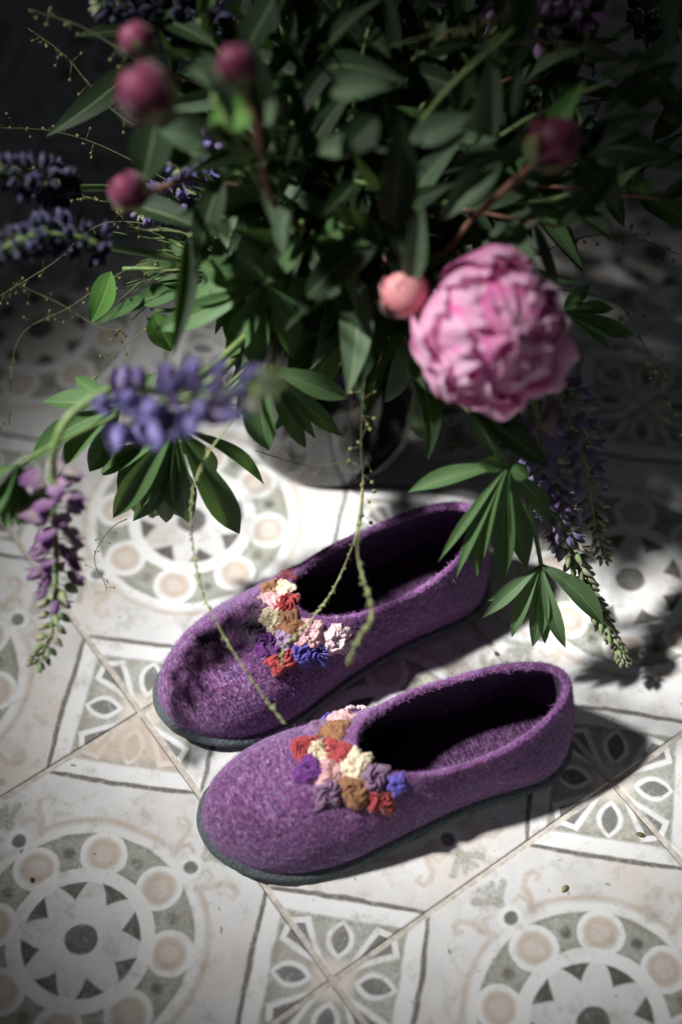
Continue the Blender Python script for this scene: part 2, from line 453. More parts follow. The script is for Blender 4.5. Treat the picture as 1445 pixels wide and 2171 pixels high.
def make_slipper(loc, ang, side, label):
    root = thing('felt_slipper', label, 'slipper', loc); root.rotation_euler = (0, 0, ang)
    NA, NV = 120, 22; rows = [[] for _ in range(NV + 1)]
    s0 = .0062
    for a in range(NA):
        phi = 2 * PI * (a + .5) / NA
        p0 = sole_outline(phi, side); p1 = rim_outline(phi, side)
        q = sole_outline(phi + .02, side) - sole_outline(phi - .02, side)
        n0 = V((q.y, -q.x, 0)).normalized() * side
        if n0.dot(p0 - V((SLIP['L'] * .5, 0, 0))) < 0: n0 = -n0
        p0 = p0 - n0 * .002 + V((0, 0, s0 + toe_spring(p0.x)))
        hz = V((p0.x - p1.x, p0.y - p1.y, 0)); dist = hz.length
        fct = min(1, max(0, (dist - .015) / .07))
        c0 = p0 + n0 * (.005 - .001 * fct) + V((0, 0, .028 + .009 * fct))
        c1 = p1 + hz * (.30 + .24 * fct) + V((0, 0, -.018 + .012 * fct))
        if fct < .3: c1 += n0 * .003
        for k in range(NV + 1):
            t = k / NV; s = 1 - t
            p = p0 * s ** 3 + c0 * (3 * s * s * t) + c1 * (3 * s * t * t) + p1 * t ** 3
            rows[k].append(p)
    # hand-felted unevenness
    for k in range(NV + 1):
        for a in range(NA):
            p = rows[k][a]; w = math.sin(PI * min(1, k / NV * 1.0)) * .8 + .3
            nz = noise.noise(p * 28 + V((side * 9, 0, 0))) * .0013 + noise.noise(p * 75) * .0005
            cen = V((SLIP['L'] * .5, 0, .02)); rows[k][a] = p + (p - cen).normalized() * nz * w
    # normals on the grid, then the inner wall
    th = .0054
    nor = []
    for k in range(NV + 1):
        rr = []
        for a in range(NA):
            du = rows[k][(a + 1) % NA] - rows[k][a - 1]; dv = rows[min(k + 1, NV)][a] - rows[max(k - 1, 0)][a]
            n = du.cross(dv)
            n = n.normalized() if n.length > 1e-12 else V((0, 0, 1))
            cen = V((rows[k][a].x * .8 + .03, 0, .0))
            if n.dot(rows[k][a] - cen) < 0: n = -n
            rr.append(n)
        nor.append(rr)
    allr = [list(x) for x in rows]
    top, tn = rows[NV], nor[NV]
    for ang_ in (45, 90, 135):
        rowq = []
        for a in range(NA):
            n = tn[a]; upv = (rows[NV][a] - rows[NV - 1][a]).normalized()
            cpt = top[a] - n * th * .5
            rowq.append(cpt + (n * math.cos(math.radians(ang_)) + upv * math.sin(math.radians(ang_))) * th * .5)
        allr.append(rowq)
    for k in range(NV, 1, -1):
        allr.append([rows[k][a] - nor[k][a] * th for a in range(NA)])
    mb = MB(); mb.grid(allr, close_u=True)
    upper = mb.build('felt_upper', MT['felt'], root)
    upper.data.materials.append(MT['inner_shade_felt'])
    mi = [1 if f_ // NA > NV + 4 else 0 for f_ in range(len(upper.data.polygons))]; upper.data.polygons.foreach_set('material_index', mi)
    # insole
    mb = MB(); rws = []
    for q in (0, .35, .7, .93):
        rws.append([V((SLIP['L'] * .5, 0, 0)) * (1 - q) + sole_outline(2 * PI * (a + .5) / NA, side) * q + V((0, 0, .0125 + toe_spring(sole_outline(2 * PI * (a + .5) / NA, side).x) * q)) for a in range(NA)])
    mb.grid(rws, close_u=True); mb.build('insole', MT['inner_shade_felt'], root)
    # sole
    mb = MB(); rws = []
    for (ex, z) in ((-.012, 0), (-.002, .0), (.0016, .0018), (.0027, .004), (.0024, .0058), (.0012, .0078), (-.003, .0085)):
        rw_ = []
        for a in range(NA):
            phi = 2 * PI * (a + .5) / NA
            p = sole_outline(phi, side); q = sole_outline(phi + .02, side) - sole_outline(phi - .02, side)
            n0 = V((q.y, -q.x, 0)).normalized()
            if n0.dot(p - V((SLIP['L'] * .5, 0, 0))) < 0: n0 = -n0
            nz = noise.noise(p * 160 + V((0, 0, z * 200))) * .0007
            rw_.append(p + n0 * (ex + nz) + V((0, 0, z + toe_spring(p.x) + nz * .5)))
        rws.append(rw_)
    b = mb.grid(rws, close_u=True); mb.f.append(tuple(b + k for k in range(NA)))
    mb.build('rubber_sole', MT['sole'], root)
    # wool fuzz
    rg = random.Random(side + 11); mb = MB()
    nrow = len(allr)
    for i in range(26000):
        k = rg.randrange(NV - 1, NV + 4) if rg.random() < .2 else rg.randrange(1, NV + 2); a = rg.randrange(NA)
        p = allr[k][a].lerp(allr[k + 1][(a + 1) % NA], rg.random()).lerp(allr[k][(a + 1) % NA], rg.random() * .5)
        cen = V((p.x * .8 + .03, 0, 0.01))
        kk = min(k, NV); n = nor[kk][a]
        if k > NV: n = (n * .3 + (rows[NV][a] - rows[NV - 1][a]).normalized()).normalized()
        t = V((rg.gauss(0, 1), rg.gauss(0, 1), rg.gauss(0, 1))); t = (t - n * t.dot(n) * .75).normalized()
        Lh = rg.uniform(.0015, .0036) * (1.7 if rg.random() < .06 else 1); w = t.cross(n).normalized() * rg.uniform(.00006, .00012)
        p0 = p + n * .0001; p1 = p + t * Lh * .5 + n * rg.uniform(.0002, .0008); p2 = p + t * Lh + n * rg.uniform(0, .0014)
        bi = len(mb.v)
        mb.v += [tuple(p0 - w), tuple(p0 + w), tuple(p1 + w), tuple(p1 - w), tuple(p2)]; mb.uv += [(0, 0)] * 5
        mb.f += [(bi, bi + 1, bi + 2, bi + 3), (bi + 3, bi + 2, bi + 4)]
    fz = mb.build('felt_fuzz', MT['fuzz'], root); fz['kind'] = 'stuff'
    bpy.context.view_layer.update()
    mw = root.matrix_world.copy()
    bv = BVHTree.FromPolygons([tuple(mw @ v.co) for v in upper.data.vertices], [tuple(p.vertices) for p in upper.data.polygons])
    return root, bv, mw

CLOTH = {}
for nm, cc in dict(crimson=(.30, .035, .04), cream=(.66, .56, .40), brown=(.25, .115, .05), mauve=(.20, .11, .20), dusky=(.11, .07, .12),
                   pink=(.58, .34, .35), blush=(.62, .47, .49), purple=(.12, .02, .17), blue=(.09, .07, .36), lilac=(.30, .19, .33), maroon=(.15, .02, .04)).items():
    CLOTH[nm] = cloth(nm + ' crinkled cloth', cc)
def rosette(center, n, R, seed, mat, root, mwi, label):
    rg = random.Random(seed); na, nr = 84, 20
    t = n.orthogonal().normalized(); b = n.cross(t)
    k = rg.choice((5, 6, 7, 8)); tw = rg.uniform(1.2, 3.2) * rg.choice((-1, 1)); ph = rg.uniform(0, 6.28)
    roll = rg.random() < .5; lob = rg.choice((3, 4, 5)); lp = rg.uniform(0, 6.28); Hh = R * rg.uniform(.42, .62); asp = rg.uniform(.84, 1.18)
    sd_ = V((seed * 3.7, seed * 1.3, 0)); rows = []; folds = rg.uniform(.18, .30); rg_s = rg.choice((2, 2, 4)) * rg.choice((-1, 1))
    for i in range(nr + 1):
        q = i / nr; row = []
        for j in range(na):
            th = 2 * PI * j / na
            ex = 1 + .16 * math.sin(lob * th + lp) + .16 * noise.noise(V((math.cos(th) * 2.2, math.sin(th) * 2.2, seed)))
            if i >= nr - 1: ex += .09 * rg.uniform(-1, 1)
            rr = R * q * (1 - (1 - ex) * q)
            ang = th + tw * (1 - q) ** 1.3
            fo = 1 - 1.15 * abs(math.sin(k * ang / 2 + ph + 1.4 * noise.noise(V((math.cos(th), math.sin(th), seed + q * 1.5)))))
            if roll: fo = .85 - .85 * abs(math.sin(th * .5 * rg_s + 2 * PI * q * 1.15 + ph + 1.1 * noise.noise(V((math.cos(th) * 1.4, math.sin(th) * 1.4, seed + q)))))
            fo2 = noise.noise(V((rr / R * math.cos(th) * 3.1, rr / R * math.sin(th) * 3.1, seed * 1.7))) 
            dome = Hh * (1 - q ** 2.6) * (1 - .55 * math.exp(-(q / .22) ** 2)) + R * .07
            folds_ = folds * (.55 if roll else 1); fo3 = abs(noise.noise(V((rr / R * math.cos(th) * 6.5, rr / R * math.sin(th) * 6.5, seed * 2.9)))); z = dome - R * .20 * fo3 + R * folds_ * (fo - .5) * (.25 + .75 * math.sin(PI * min(1, q * 1.05)) ** .6) + R * .16 * fo2 * (.4 + .6 * q)
            row.append(center + t * (rr * math.cos(th) * asp) + b * (rr * math.sin(th) / asp) + n * max(z, .0006 - .4 * R * q))
        rows.append(row)
    rows.append([p.lerp(center, .25) - n * R * .28 for p in rows[-1]])
    mb = MB(); mb.grid([[mwi @ p for p in row] for row in rows], close_u=True)
    o = mb.build('fabric_rosette', mat, root); o['label'] = label
def put_rosettes(root, bv, mw, lst, seed0):
    mwi = mw.inverted()
    for i, (px, py, R, cn, lab) in enumerate(lst):
        q = ray(px, py).normalized()
        hit = bv.ray_cast(CAM, q)
        if hit[0] is None:
            hit = bv.find_nearest(CAM + q * 1.13)
        loc, n = hit[0], hit[1]
        if n.dot(q) > 0: n = -n
        n = (n + V((0, 0, .25))).normalized()
        rosette(loc - n * .0008, n, R * 1.03 / 1000, seed0 + i * 7, CLOTH[cn], root, mwi, lab + ' gathered fabric rosette')

def place(toe_px, heel_px):
    a, b = G(*toe_px), G(*heel_px); dd = b - a
    return a, math.atan2(dd.y, dd.x), dd.length
SLIP['L'] = .274
a, ang, L1 = place((432, 1778), (1196, 1548)); SLIP['L'] = L1
slR = make_slipper(a, ang, -1, 'purple felt slipper nearest the bottom of the photo, its dark inside lit at the heel')
a, ang, L2 = place((346, 1532), (1016, 1205)); SLIP['L'] = L2
slL = make_slipper(a, ang, 1, 'purple felt slipper behind the other, leaf shadow on its toe, near the vase')
put_rosettes(*slR, [
    (748, 1500, 10, 'blush', 'blush white'), (699, 1520, 7.5, 'blue', 'half hidden blue'), (722, 1524, 10.5, 'pink', 'pale pink'), (676, 1542, 9, 'mauve', 'mauve'), (710, 1549, 10.5, 'brown', 'brown'),
    (646, 1583, 10, 'crimson', 'crimson'), (678, 1590, 9.5, 'cream', 'cream'), (714, 1591, 10.5, 'crimson', 'bright red'), (656, 1631, 10.5, 'purple', 'deep purple'),
    (703, 1634, 10.5, 'pink', 'dusty pink'), (752, 1620, 10.5, 'cream', 'ivory'), (794, 1650, 10, 'mauve', 'plum mauve'), (697, 1679, 10, 'mauve', 'greyish mauve'), (751, 1674, 11.5, 'brown', 'tan brown'),
    (806, 1695, 11, 'crimson', 'frayed red'), (840, 1663, 8, 'blue', 'small violet blue')], 100)
put_rosettes(*slL, [
    (607, 1222, 8, 'maroon', 'shaded maroon'), (577, 1248, 9, 'brown', 'dark brown'), (601, 1247, 8, 'cream', 'cream'), (576, 1273, 9, 'pink', 'dusty pink'), (606, 1280, 9.5, 'crimson', 'crimson'),
    (549, 1290, 9, 'mauve', 'mauve'), (576, 1315, 10.5, 'cream', 'ivory'), (613, 1321, 11, 'brown', 'tan brown'), (537, 1336, 10.5, 'dusky', 'dusky grey mauve'), (654, 1343, 11.5, 'pink', 'pale pink'),
    (711, 1353, 12, 'blush', 'blush white'), (566, 1363, 10.5, 'purple', 'deep purple'), (600, 1358, 8.5, 'lilac', 'lilac'), (638, 1382, 10, 'blue', 'violet blue'), (675, 1380, 10.5, 'blue', 'broad royal blue'),
    (596, 1396, 11, 'crimson', 'dark red')], 303)

# ---------------------------------------------------------------- vase
VC = V((0.134, 0.262, 0)); VR, VH = .068, .20
vase = thing('glass_vase', 'clear round glass vase of water and stems standing on the tiles behind the slippers', 'vase', VC)
def lathe(prof, n=64): return [[V((rr * math.cos(2 * PI * k / n), rr * math.sin(2 * PI * k / n), z)) for k in range(n)] for rr, z in prof]
mb = MB()
mb.grid(lathe([(.001, .0002), (VR - .006, .0002), (VR - .001, .002), (VR, .006), (VR + .001, .03), (VR + .003, VH * .6), (VR + .004, VH - .002), (VR + .0025, VH), (VR + .001, VH - .002),
               (VR, VH * .6), (VR - .002, .03), (VR - .004, .016), (VR - .014, .0125), (.001, .012)]), close_u=True)
mb.build('glass_wall', MT['glass'], vase)
mb = MB(); mb.grid(lathe([(.001, .0135), (VR - .012, .0135), (VR - .0045, .017), (VR - .0028, .03), (VR - .0012, .11), (VR - .0012, .128), (.001, .128)]), close_u=True)
mb.build('water', MT['water'], vase)
MOUTH = VC + V((0, 0, VH))

# ---------------------------------------------------------------- plant helpers
def leaf(mb, base, tip, w, sag=.1, up=None, fold=.35, kind='peony', seed=0, twist=0, n=11):
    base, tip = V(base), V(tip); ax = tip - base; L = ax.length
    if up is None: up = V((0, 0, 1)) * .5 + toward_cam(base) * .8
    dn = ax.normalized(); up = (up - dn * up.dot(dn)); up = up.normalized() if up.length > 1e-5 else dn.orthogonal()
    if twist: up = Matrix.Rotation(twist, 3, dn) @ up
    side = dn.cross(up); ctl = (base + tip) / 2 + up * sag * L
    rg = random.Random(seed); wv = rg.uniform(0, 6); wa = rg.uniform(.04, .16); bend = rg.uniform(-.06, .06) * L
    rows, uvs = [], []
    us = (-1, -.55, 0, .55, 1)
    for i in range(n + 1):
        t = i / n
        c = base * (1 - t) ** 2 + ctl * (2 * t * (1 - t)) + tip * t * t
        tg = ((ctl - base) * (1 - t) + (tip - ctl) * t).normalized()
        c = c + side * (bend * math.sin(PI * t)); u2 = (up - tg * up.dot(tg)).normalized()
        if kind == 'peony': ww = math.sin(PI * t ** .8) ** .85 * (1 - .25 * t)
        elif kind == 'lupin': ww = (math.sin(PI * t ** 1.22) ** 1.05) * .84 + .07 * (1 - t)
        else: ww = math.sin(PI * t ** .62) ** .9
        if i == n: ww = .0
        ww = max(ww, .012)
        row, ur = [], []
        for u in us:
            wob = wa * math.sin(5 * t + wv + u) * abs(u)
            row.append(c + side * (u * w * ww * math.cos(fold * abs(u) * .6)) + u2 * (w * ww * (fold * abs(u) ** 1.2 + wob)))
            ur.append((u * .5 + .5, t))
        rows.append(row); uvs.append(ur)
    mb.grid(rows, uvs)
def add_leaf(root, loc, base, tip, w, mat='leaf', name='leaf', label=None, **kw):
    mb = MB(); leaf(mb, base, tip, w, **kw)
    o = mb.build(name, MT[mat], None); o.location = (0, 0, 0); o.parent = root
    o.data.transform(Matrix.Translation(-V(loc)))
    if label: o['label'] = label
    return o
def add_tube(root, loc, pts, rad, mat='stem', name='stem', n=7):
    mb = MB(); mb.tube([V(p) - V(loc) for p in pts], rad, n)
    return mb.build(name, MT[mat], root)
def taper(n, a, b): return [a + (b - a) * i / (n - 1) for i in range(n)]
def into_vase(k=0):
    rg = random.Random(k * 13 + 5); a = rg.uniform(0, 6.28); q = rg.uniform(.2, .8)
    foot = VC + V((math.cos(a) * .04 * q, math.sin(a) * .04 * q, .018)); a += PI + rg.uniform(-.5, .5)
    mouth = MOUTH + V((math.cos(a) * .045 * q, math.sin(a) * .045 * q, 0))
    return foot, mouth
def stem_path(k, *rest): 
    ft, mo = into_vase(k); return path([ft, mo] + list(rest), 7)

# floret: folded banner, two wings, small calyx (unit size, grows along +z, faces +x)
def floret_mesh(mat, open_=1.0, seed=0):
    mb = MB()
    rg = random.Random(seed)
    def lobes(c, a, b, cc, tilt, n=7, m=8, vflat=1.0):
        rows = []
        uv = []
        for i in range(n + 1):
            t = i / n; rr = math.sin(PI * t) ** .75; row = []; ur = []
            for j in range(m):
                th = 2 * PI * j / m
                p = V((a * rr * math.cos(th), b * rr * math.sin(th), cc * t))
                p.x += tilt * t * t
                row.append(V(c) + p); ur.append((j / m, t))
            rows.append(row); uv.append(ur)
        mb.grid(rows, uv, close_u=True)
    lobes((.05, 0, 0), .23, .27, .92, .18)                       # wings closed over the keel
    # banner: two upright half discs folded back
    for sgn in (-1, 1):
        rows, uv = [], []
        for i in range(6):
            t = i / 5; row = []; ur = []
            for j in range(5):
                u = j / 4; w = .46 * math.sin(PI * min(1, .12 + t * .8)) * open_
                row.append(V((-.16 - .16 * open_ * t + .10 * u * u, sgn * w * u, .06 + .86 * t - .16 * u * u))); ur.append((.5 + sgn * u / 2, .25 + .75 * t))
            rows.append(row); uv.append(ur)
        mb.grid(rows, uv)
    me = bpy.data.meshes.new('floret'); me.from_pydata(mb.v, [], mb.f); me.polygons.foreach_set('use_smooth', [True] * len(me.polygons))
    uvl = me.uv_layers.new(name='UVMap'); li = np.zeros(len(me.loops), dtype=np.int32); me.loops.foreach_get('vertex_index', li)
    uvl.data.foreach_set('uv', np.array(mb.uv, dtype=np.float32)[li].ravel()); me.materials.append(MT[mat]); return me
def budlet_mesh(mat):
    mb = MB(); rows = []
    for i in range(7):
        t = i / 6; rr = math.sin(PI * t ** .8) ** .8 * .25
        rows.append([V((rr * math.cos(2 * PI * j / 7) + .12 * t * t, rr * math.sin(2 * PI * j / 7) * .9, t)) for j in range(7)])
    mb.grid(rows, close_u=True)
    me = bpy.data.meshes.new('flower_bud'); me.from_pydata(mb.v, [], mb.f); me.polygons.foreach_set('use_smooth', [True] * len(me.polygons))
    uvl = me.uv_layers.new(name='UVMap'); li = np.zeros(len(me.loops), dtype=np.int32); me.loops.foreach_get('vertex_index', li)
    uvl.data.foreach_set('uv', np.array(mb.uv, dtype=np.float32)[li].ravel()); me.materials.append(MT[mat]); return me
FLO = {k: floret_mesh(k) for k in ('blue', 'purple', 'dim', 'lilac', 'dusty')}
FLC = {k: floret_mesh(k, .45) for k in ('blue', 'purple', 'dim', 'lilac', 'dusty')}
BUDG = budlet_mesh('budg'); BUDP = budlet_mesh('purple'); BUDB = budlet_mesh('blue')
def lupin(name, label, axis_pts, stem_pts, kind, whorls, per, size, seed, green_from=.72, droop=.5, spread=1.0, grav=.5, rs=.0024):
    """axis_pts: from the lowest floret to the tip"""
    rg = random.Random(seed); loc = V(axis_pts[0])
    root = thing(name, label, 'lupin', loc)
    ax = path(axis_pts, 10)
    sp = path(list(stem_pts) + [axis_pts[0]], 7)
    full = sp + ax[1:]
    rads = taper(len(sp), rs * 1.15, rs) + taper(len(ax) - 1, rs, .0008)
    add_tube(root, loc, full, rads, 'stem', 'stem')
    # arc length table
    cum = [0.0]
    for i in range(1, len(ax)): cum.append(cum[-1] + (ax[i] - ax[i - 1]).length)
    tot = cum[-1]
    pm = MB()
    for wv in range(whorls):
        q = wv / (whorls - 1); s = tot * (1 - (1 - q) ** 1.45)
        i = min(int(np.searchsorted(cum, s)), len(ax) - 1); i = max(i, 1); tt = (s - cum[i - 1]) / max(1e-9, cum[i] - cum[i - 1])
        p = ax[i - 1].lerp(ax[i], tt); tg = (ax[i] - ax[i - 1]).normalized()
        s1 = tg.orthogonal().normalized(); s2 = tg.cross(s1)
        sz = size * (1.0 - .62 * max(0, (q - .25) / .75) ** 1.1) * rg.uniform(.92, 1.08)
        a0 = rg.uniform(0, 6.28)
        for k in range(per):
            a = a0 + 2 * PI * k / per + rg.uniform(-.3, .3)
            rad = s1 * math.cos(a) + s2 * math.sin(a)
            lift = (.15 + .75 * q) * (1 - droop) + rg.uniform(-.2, .2) + droop * .35
            dr = (rad * spread + tg * lift + V((0, 0, -grav * (1 - q * .7)))).normalized()
            ped = sz * (.42 if q < green_from else .12)
            st = p + rad * .0012; b0 = st + (rad + tg * .25).normalized() * ped
            pm.tube([st - loc, b0 - loc], [.00055, .0004], 4, False)
            z = dr; xx = (tg - z * tg.dot(z)); xx = xx.normalized() if xx.length > .01 else z.orthogonal().normalized(); yy = z.cross(xx)
            ro = rg.uniform(-.5, .5); xx2 = xx * math.cos(ro) + yy * math.sin(ro); yy2 = z.cross(xx2)
            if q > green_from + rg.uniform(-.08, .08): me, nm = BUDG, 'flower_bud'
            elif q > green_from - .22 + rg.uniform(-.12, .12): me, nm = FLC[kind], 'floret'
            else: me, nm = FLO[kind], 'floret'
            o = link(nm, me, root); k_ = sz * rg.uniform(.85, 1.12)
            o.matrix_local = Matrix(((xx2.x * k_, yy2.x * k_, z.x * k_, b0.x - loc.x), (xx2.y * k_, yy2.y * k_, z.y * k_, b0.y - loc.y), (xx2.z * k_, yy2.z * k_, z.z * k_, b0.z - loc.z), (0, 0, 0, 1)))
    pm.build('flower_stalks', MT['stem'], root)['kind'] = 'stuff'
    return root
def palm_leaf(name, label, stem_pts, tips, w, mat='lupin', cat='lupin leaf', seed=0, rs=.0013, sag=.12, fold=.4):
    """lupin leaf: a stalk that ends in a fan of leaflets"""
    loc = V(stem_pts[-1]); root = thing(name, label, cat, loc)
    add_tube(root, loc, path(stem_pts, 7), rs, 'stem', 'stalk')
    for i, tp in enumerate(tips):
        rg = random.Random(seed * 31 + i)
        tw = rg.uniform(-.45, .45); ww = w * rg.uniform(.78, 1.12)
        if len(tp) > 3: tw = tp[4] if len(tp) > 4 else tw; ww = tp[3]
        add_leaf(root, loc, loc, V(tp[:3]), ww * .80, mat, 'leaflet', sag=sag * rg.uniform(.5, 1.5), fold=fold * rg.uniform(.8, 1.4), kind='lupin', seed=seed * 50 + i, twist=tw)
    return root
def P3(lst): return [G(*q) for q in lst]

# ---------------------------------------------------------------- peony bloom
def peony(center, axis, R, label, seed):
    rg = random.Random(seed); root = thing('peony', label, 'peony', center); axis = axis.normalized()
    e1 = axis.orthogonal().normalized(); e2 = axis.cross(e1)
    def petal(phi, dphi, rho, a_end, ruff, sd, tilt=0, a0=172, cup=0, mat='pink', noff=0, name='petal'):
        rq = random.Random(sd); nu, nv = 25, 18; rows = []; uv = []
        notch = rq.uniform(.02, .16); wv = rq.uniform(0, 6.28); kf = rq.uniform(3, 6)
        for i in range(nv + 1):
            v = i / nv; row = []; ur = []
            al = math.radians(a0 + (a_end - a0) * v)
            for j in range(nu):
                u = -1 + 2 * j / (nu - 1)
                wf = math.sin(PI * min(1, .08 + v * .78)) ** .7
                ph = phi + u * dphi * wf / max(.38, math.sin(min(max(al, .5), 2.6)))
                al2 = al + math.radians(notch * 90) * (abs(u) ** 2.2 * v ** 3) - math.radians(10) * math.exp(-(u * 4) ** 2) * 0
                if v > .7: al2 += math.radians(9) * (noise.noise(V((u * 2.5, sd, 0))) + .3 * noise.noise(V((u * 8, sd, 3.1)))) * (v - .7) / .3
                rr = rho * (1 + ruff * v * v * (math.sin(kf * u + wv) * .55 + noise.noise(V((u * 2.1, v * 2.2, sd * 1.3))) * .9 + v * .28 * noise.noise(V((u * 6, v * 3, sd * 2.1))))) + cup * (u * u) * v * R + tilt * v * v * R
                pdir = (e1 * math.cos(ph) + e2 * math.sin(ph)) * math.sin(al2) + axis * math.cos(al2)
                row.append(pdir * rr + axis * noff); ur.append((j / (nu - 1), v))
            rows.append(row); uv.append(ur)
        mb = MB(); mb.grid(rows, uv); return mb.build(name, MT[mat], root)
    a = rg.uniform(0, 6)
    for i in range(7): petal(a + i * 2 * PI / 7 + rg.uniform(-.15, .15), .62, R * rg.uniform(.98, 1.06), rg.uniform(52, 74), .10, seed + i, tilt=rg.uniform(-.02, .10))
    for i in range(9): petal(a + .3 + i * 2 * PI / 9 + rg.uniform(-.2, .2), .50, R * rg.uniform(.88, .97), rg.uniform(30, 50), .14, seed + 20 + i, tilt=rg.uniform(-.05, .05))
    for i in range(11): petal(a + .7 + i * 2 * PI / 11 + rg.uniform(-.3, .3), .42, R * rg.uniform(.72, .86), rg.uniform(14, 40), .22, seed + 40 + i, a0=120, tilt=rg.uniform(-.04, .1))
    for i in range(12): petal(a + 1.1 + i * 2 * PI / 12 + rg.uniform(-.4, .4), .50, R * rg.uniform(.60, .86), rg.uniform(2, 28), .30, seed + 60 + i, a0=95, tilt=rg.uniform(-.02, .16))
    for i in range(14): petal(rg.uniform(0, 6.28), .6, R * rg.uniform(.55, .86), rg.uniform(-12, 24), .36, seed + 80 + i, a0=70, tilt=rg.uniform(0, .16))
    return root, petal
def peony_bud(center, axis, R, label, seed, stem, petm='bud', stem_mat='stem', leaves=(), rs=.0022, group=None):
    rg = random.Random(seed); root = thing('peony_bud', label, 'peony bud', center, group); axis = axis.normalized()
    e1 = axis.orthogonal().normalized(); e2 = axis.cross(e1)
    def shell(phi, dphi, rho, a_end, mat, name, sd, flare=0):
        rows, uv = [], []
        for i in range(9):
            v = i / 8; row, ur = [], []; al = math.radians(176 + (a_end - 176) * v)
            for j in range(9):
                u = -1 + j / 4; wf = math.sin(PI * min(1, .1 + v * .75)) ** .7
                ph = phi + u * dphi * wf / max(.35, math.sin(min(max(al, .4), 2.7)))
                al2 = al + .25 * abs(u) ** 2 * v ** 2
                rr = rho * (1 + .10 * noise.noise(V((u * 2, v * 2, sd)))) * (1 + flare * v * v)
                row.append((e1 * math.cos(ph) + e2 * math.sin(ph)) * (math.sin(al2) * rr) + axis * (math.cos(al2) * rr * 1.14)); ur.append((j / 8, v))
            rows.append(row); uv.append(ur)
        mb = MB(); mb.grid(rows, uv); mb.build(name, MT[mat], root)
    for i in range(5): shell(i * 1.3 + rg.uniform(-.3, .3), .95, R * (.84 + .045 * i), -14 + 9 * i, petm, 'petal', seed + i)
    for i in range(3): shell(i * 2.1 + rg.uniform(-.3, .3), .85, R * 1.07, 40 + 40 * rg.random(), petm, 'petal', seed + 9 + i)
    for i in range(5): shell(i * 1.27 + .4, .5, R * 1.11, rg.uniform(60, 112), 'sepal', 'sepal', seed + 20 + i, .10)
    add_tube(root, center, path(list(stem) + [center - axis * R * .96], 7), rs, stem_mat, 'stem')
    for k, lf in enumerate(leaves): add_leaf(root, center, *lf[:3], *(lf[3:4] or ('leaf',)), kind='peony', seed=seed + k)
    return root

BL = 'flowers and leaves standing in the vase'
pc = G(1046, 702, .285)
pax = toward_cam(pc) * .85 + V((.28, -.22, .12))
root, petal = peony(pc, pax, .0422, 'large open pink peony leaning out over the slippers', 21)
add_tube(root, pc, stem_path(1, G(900, 700, .245), pc - pax.normalized() * .040), .0026, 'stem', 'stem')
# the loose guard petals at the left and below
e1_ = pax.normalized()
R_GUARD = .0495
def guard(px, py, z, half, seed):
    dirn = (G(px, py, z) - pc); dirn -= e1_ * dirn.dot(e1_); ang0 = math.atan2(dirn.dot(e1_.cross(e1_.orthogonal().normalized())), dirn.dot(e1_.orthogonal().normalized()))
    return petal(ang0, half, R_GUARD, 62, .10, seed, tilt=.06, name='petal')
guard(872, 760, .27, .62, 501); guard(905, 800, .27, .45, 505); guard(1065, 880, .27, .5, 502); guard(1010, 560, .29, .55, 503); guard(1200, 800, .27, .5, 504)

# buds
def bud_at(px, py, z, R, lean, label, seed, via, petm='bud', smat='stem', k=0, leaves=()):
    c = G(px, py, z)
    st = stem_path(k, *[G(*q) for q in via]) if k else [G(*q) for q in via]
    return peony_bud(c, lean, R, label, seed, st, petm, smat, leaves)
bud_at(856, 622, .30, .0142, V((-.3, -.3, .9)), 'small round coral and pink peony bud touching the open peony', 1, [(935, 640, .255), (900, 660, .27)], 'budp', 'stem', 31)
bud_at(1172, 302, .37, .0150, V((.55, .2, .8)), 'pink peony bud on a bare reddish brown stem at the right', 2, [(905, 545, .27), (1010, 455, .31), (1118, 358, .345)], 'bud', 'brown', 32)
bud_at(308, 196, .44, .0150, V((-.5, .1, .9)), 'largest magenta peony bud at the upper left, beneath a smaller one', 3, [(560, 380, .33), (410, 250, .40)], 'bud', 'stem', 33)
bud_at(290, 84, .43, .0095, V((-.5, .3, .8)), 'small dull red peony bud at the top left above the largest bud', 4, [(560, 330, .33), (400, 120, .40)], 'bud', 'stem', 34)
bud_at(499, 136, .45, .0105, V((-.1, .3, .9)), 'rose pink peony bud standing among pale leaves at the upper middle', 5, [(580, 430, .33), (540, 250, .42)], 'bud', 'brown', 35)
bud_at(270, 404, .36, .0108, V((-.6, -.2, .6)), 'wine red peony bud beside the purple lupin at the left', 6, [(560, 420, .29), (400, 380, .33)], 'bud', 'brown', 36)

# ---------------------------------------------------------------- lupins
lupin('lupin', 'blue violet lupin spike pointing at the camera over a fan of leaves', P3([(262, 868, .28), (345, 850, .305), (430, 838, .335), (505, 825, .36), (572, 812, .38)]),
      [*into_vase(41), G(470, 790, .215), G(330, 870, .225)], 'blue', 9, 5, .0195, 3, .74, .2, 1.45, .10)
lupin('lupin', 'drooping purple lupin at the left with a green curled tip, in sharp focus', P3([(114, 1010, .235), (114, 1080, .208), (120, 1180, .175), (116, 1290, .148), (104, 1360, .132), (76, 1408, .124)]),
      [*into_vase(42), G(420, 800, .245), G(250, 820, .275), G(150, 880, .275), G(116, 950, .26)], 'purple', 16, 4, .0150, 4, .48, .20, 1.4, .06)
lupin('lupin', 'long drooping lupin at the right, blue above and green at its tip', P3([(1140, 880, .21), (1150, 960, .175), (1170, 1060, .14), (1215, 1180, .10), (1270, 1300, .06), (1322, 1402, .032)]),
      [*into_vase(43), G(1000, 760, .235), G(1110, 810, .225)], 'dusty', 32, 6, .0125, 5, .42, .40, .85, .25)
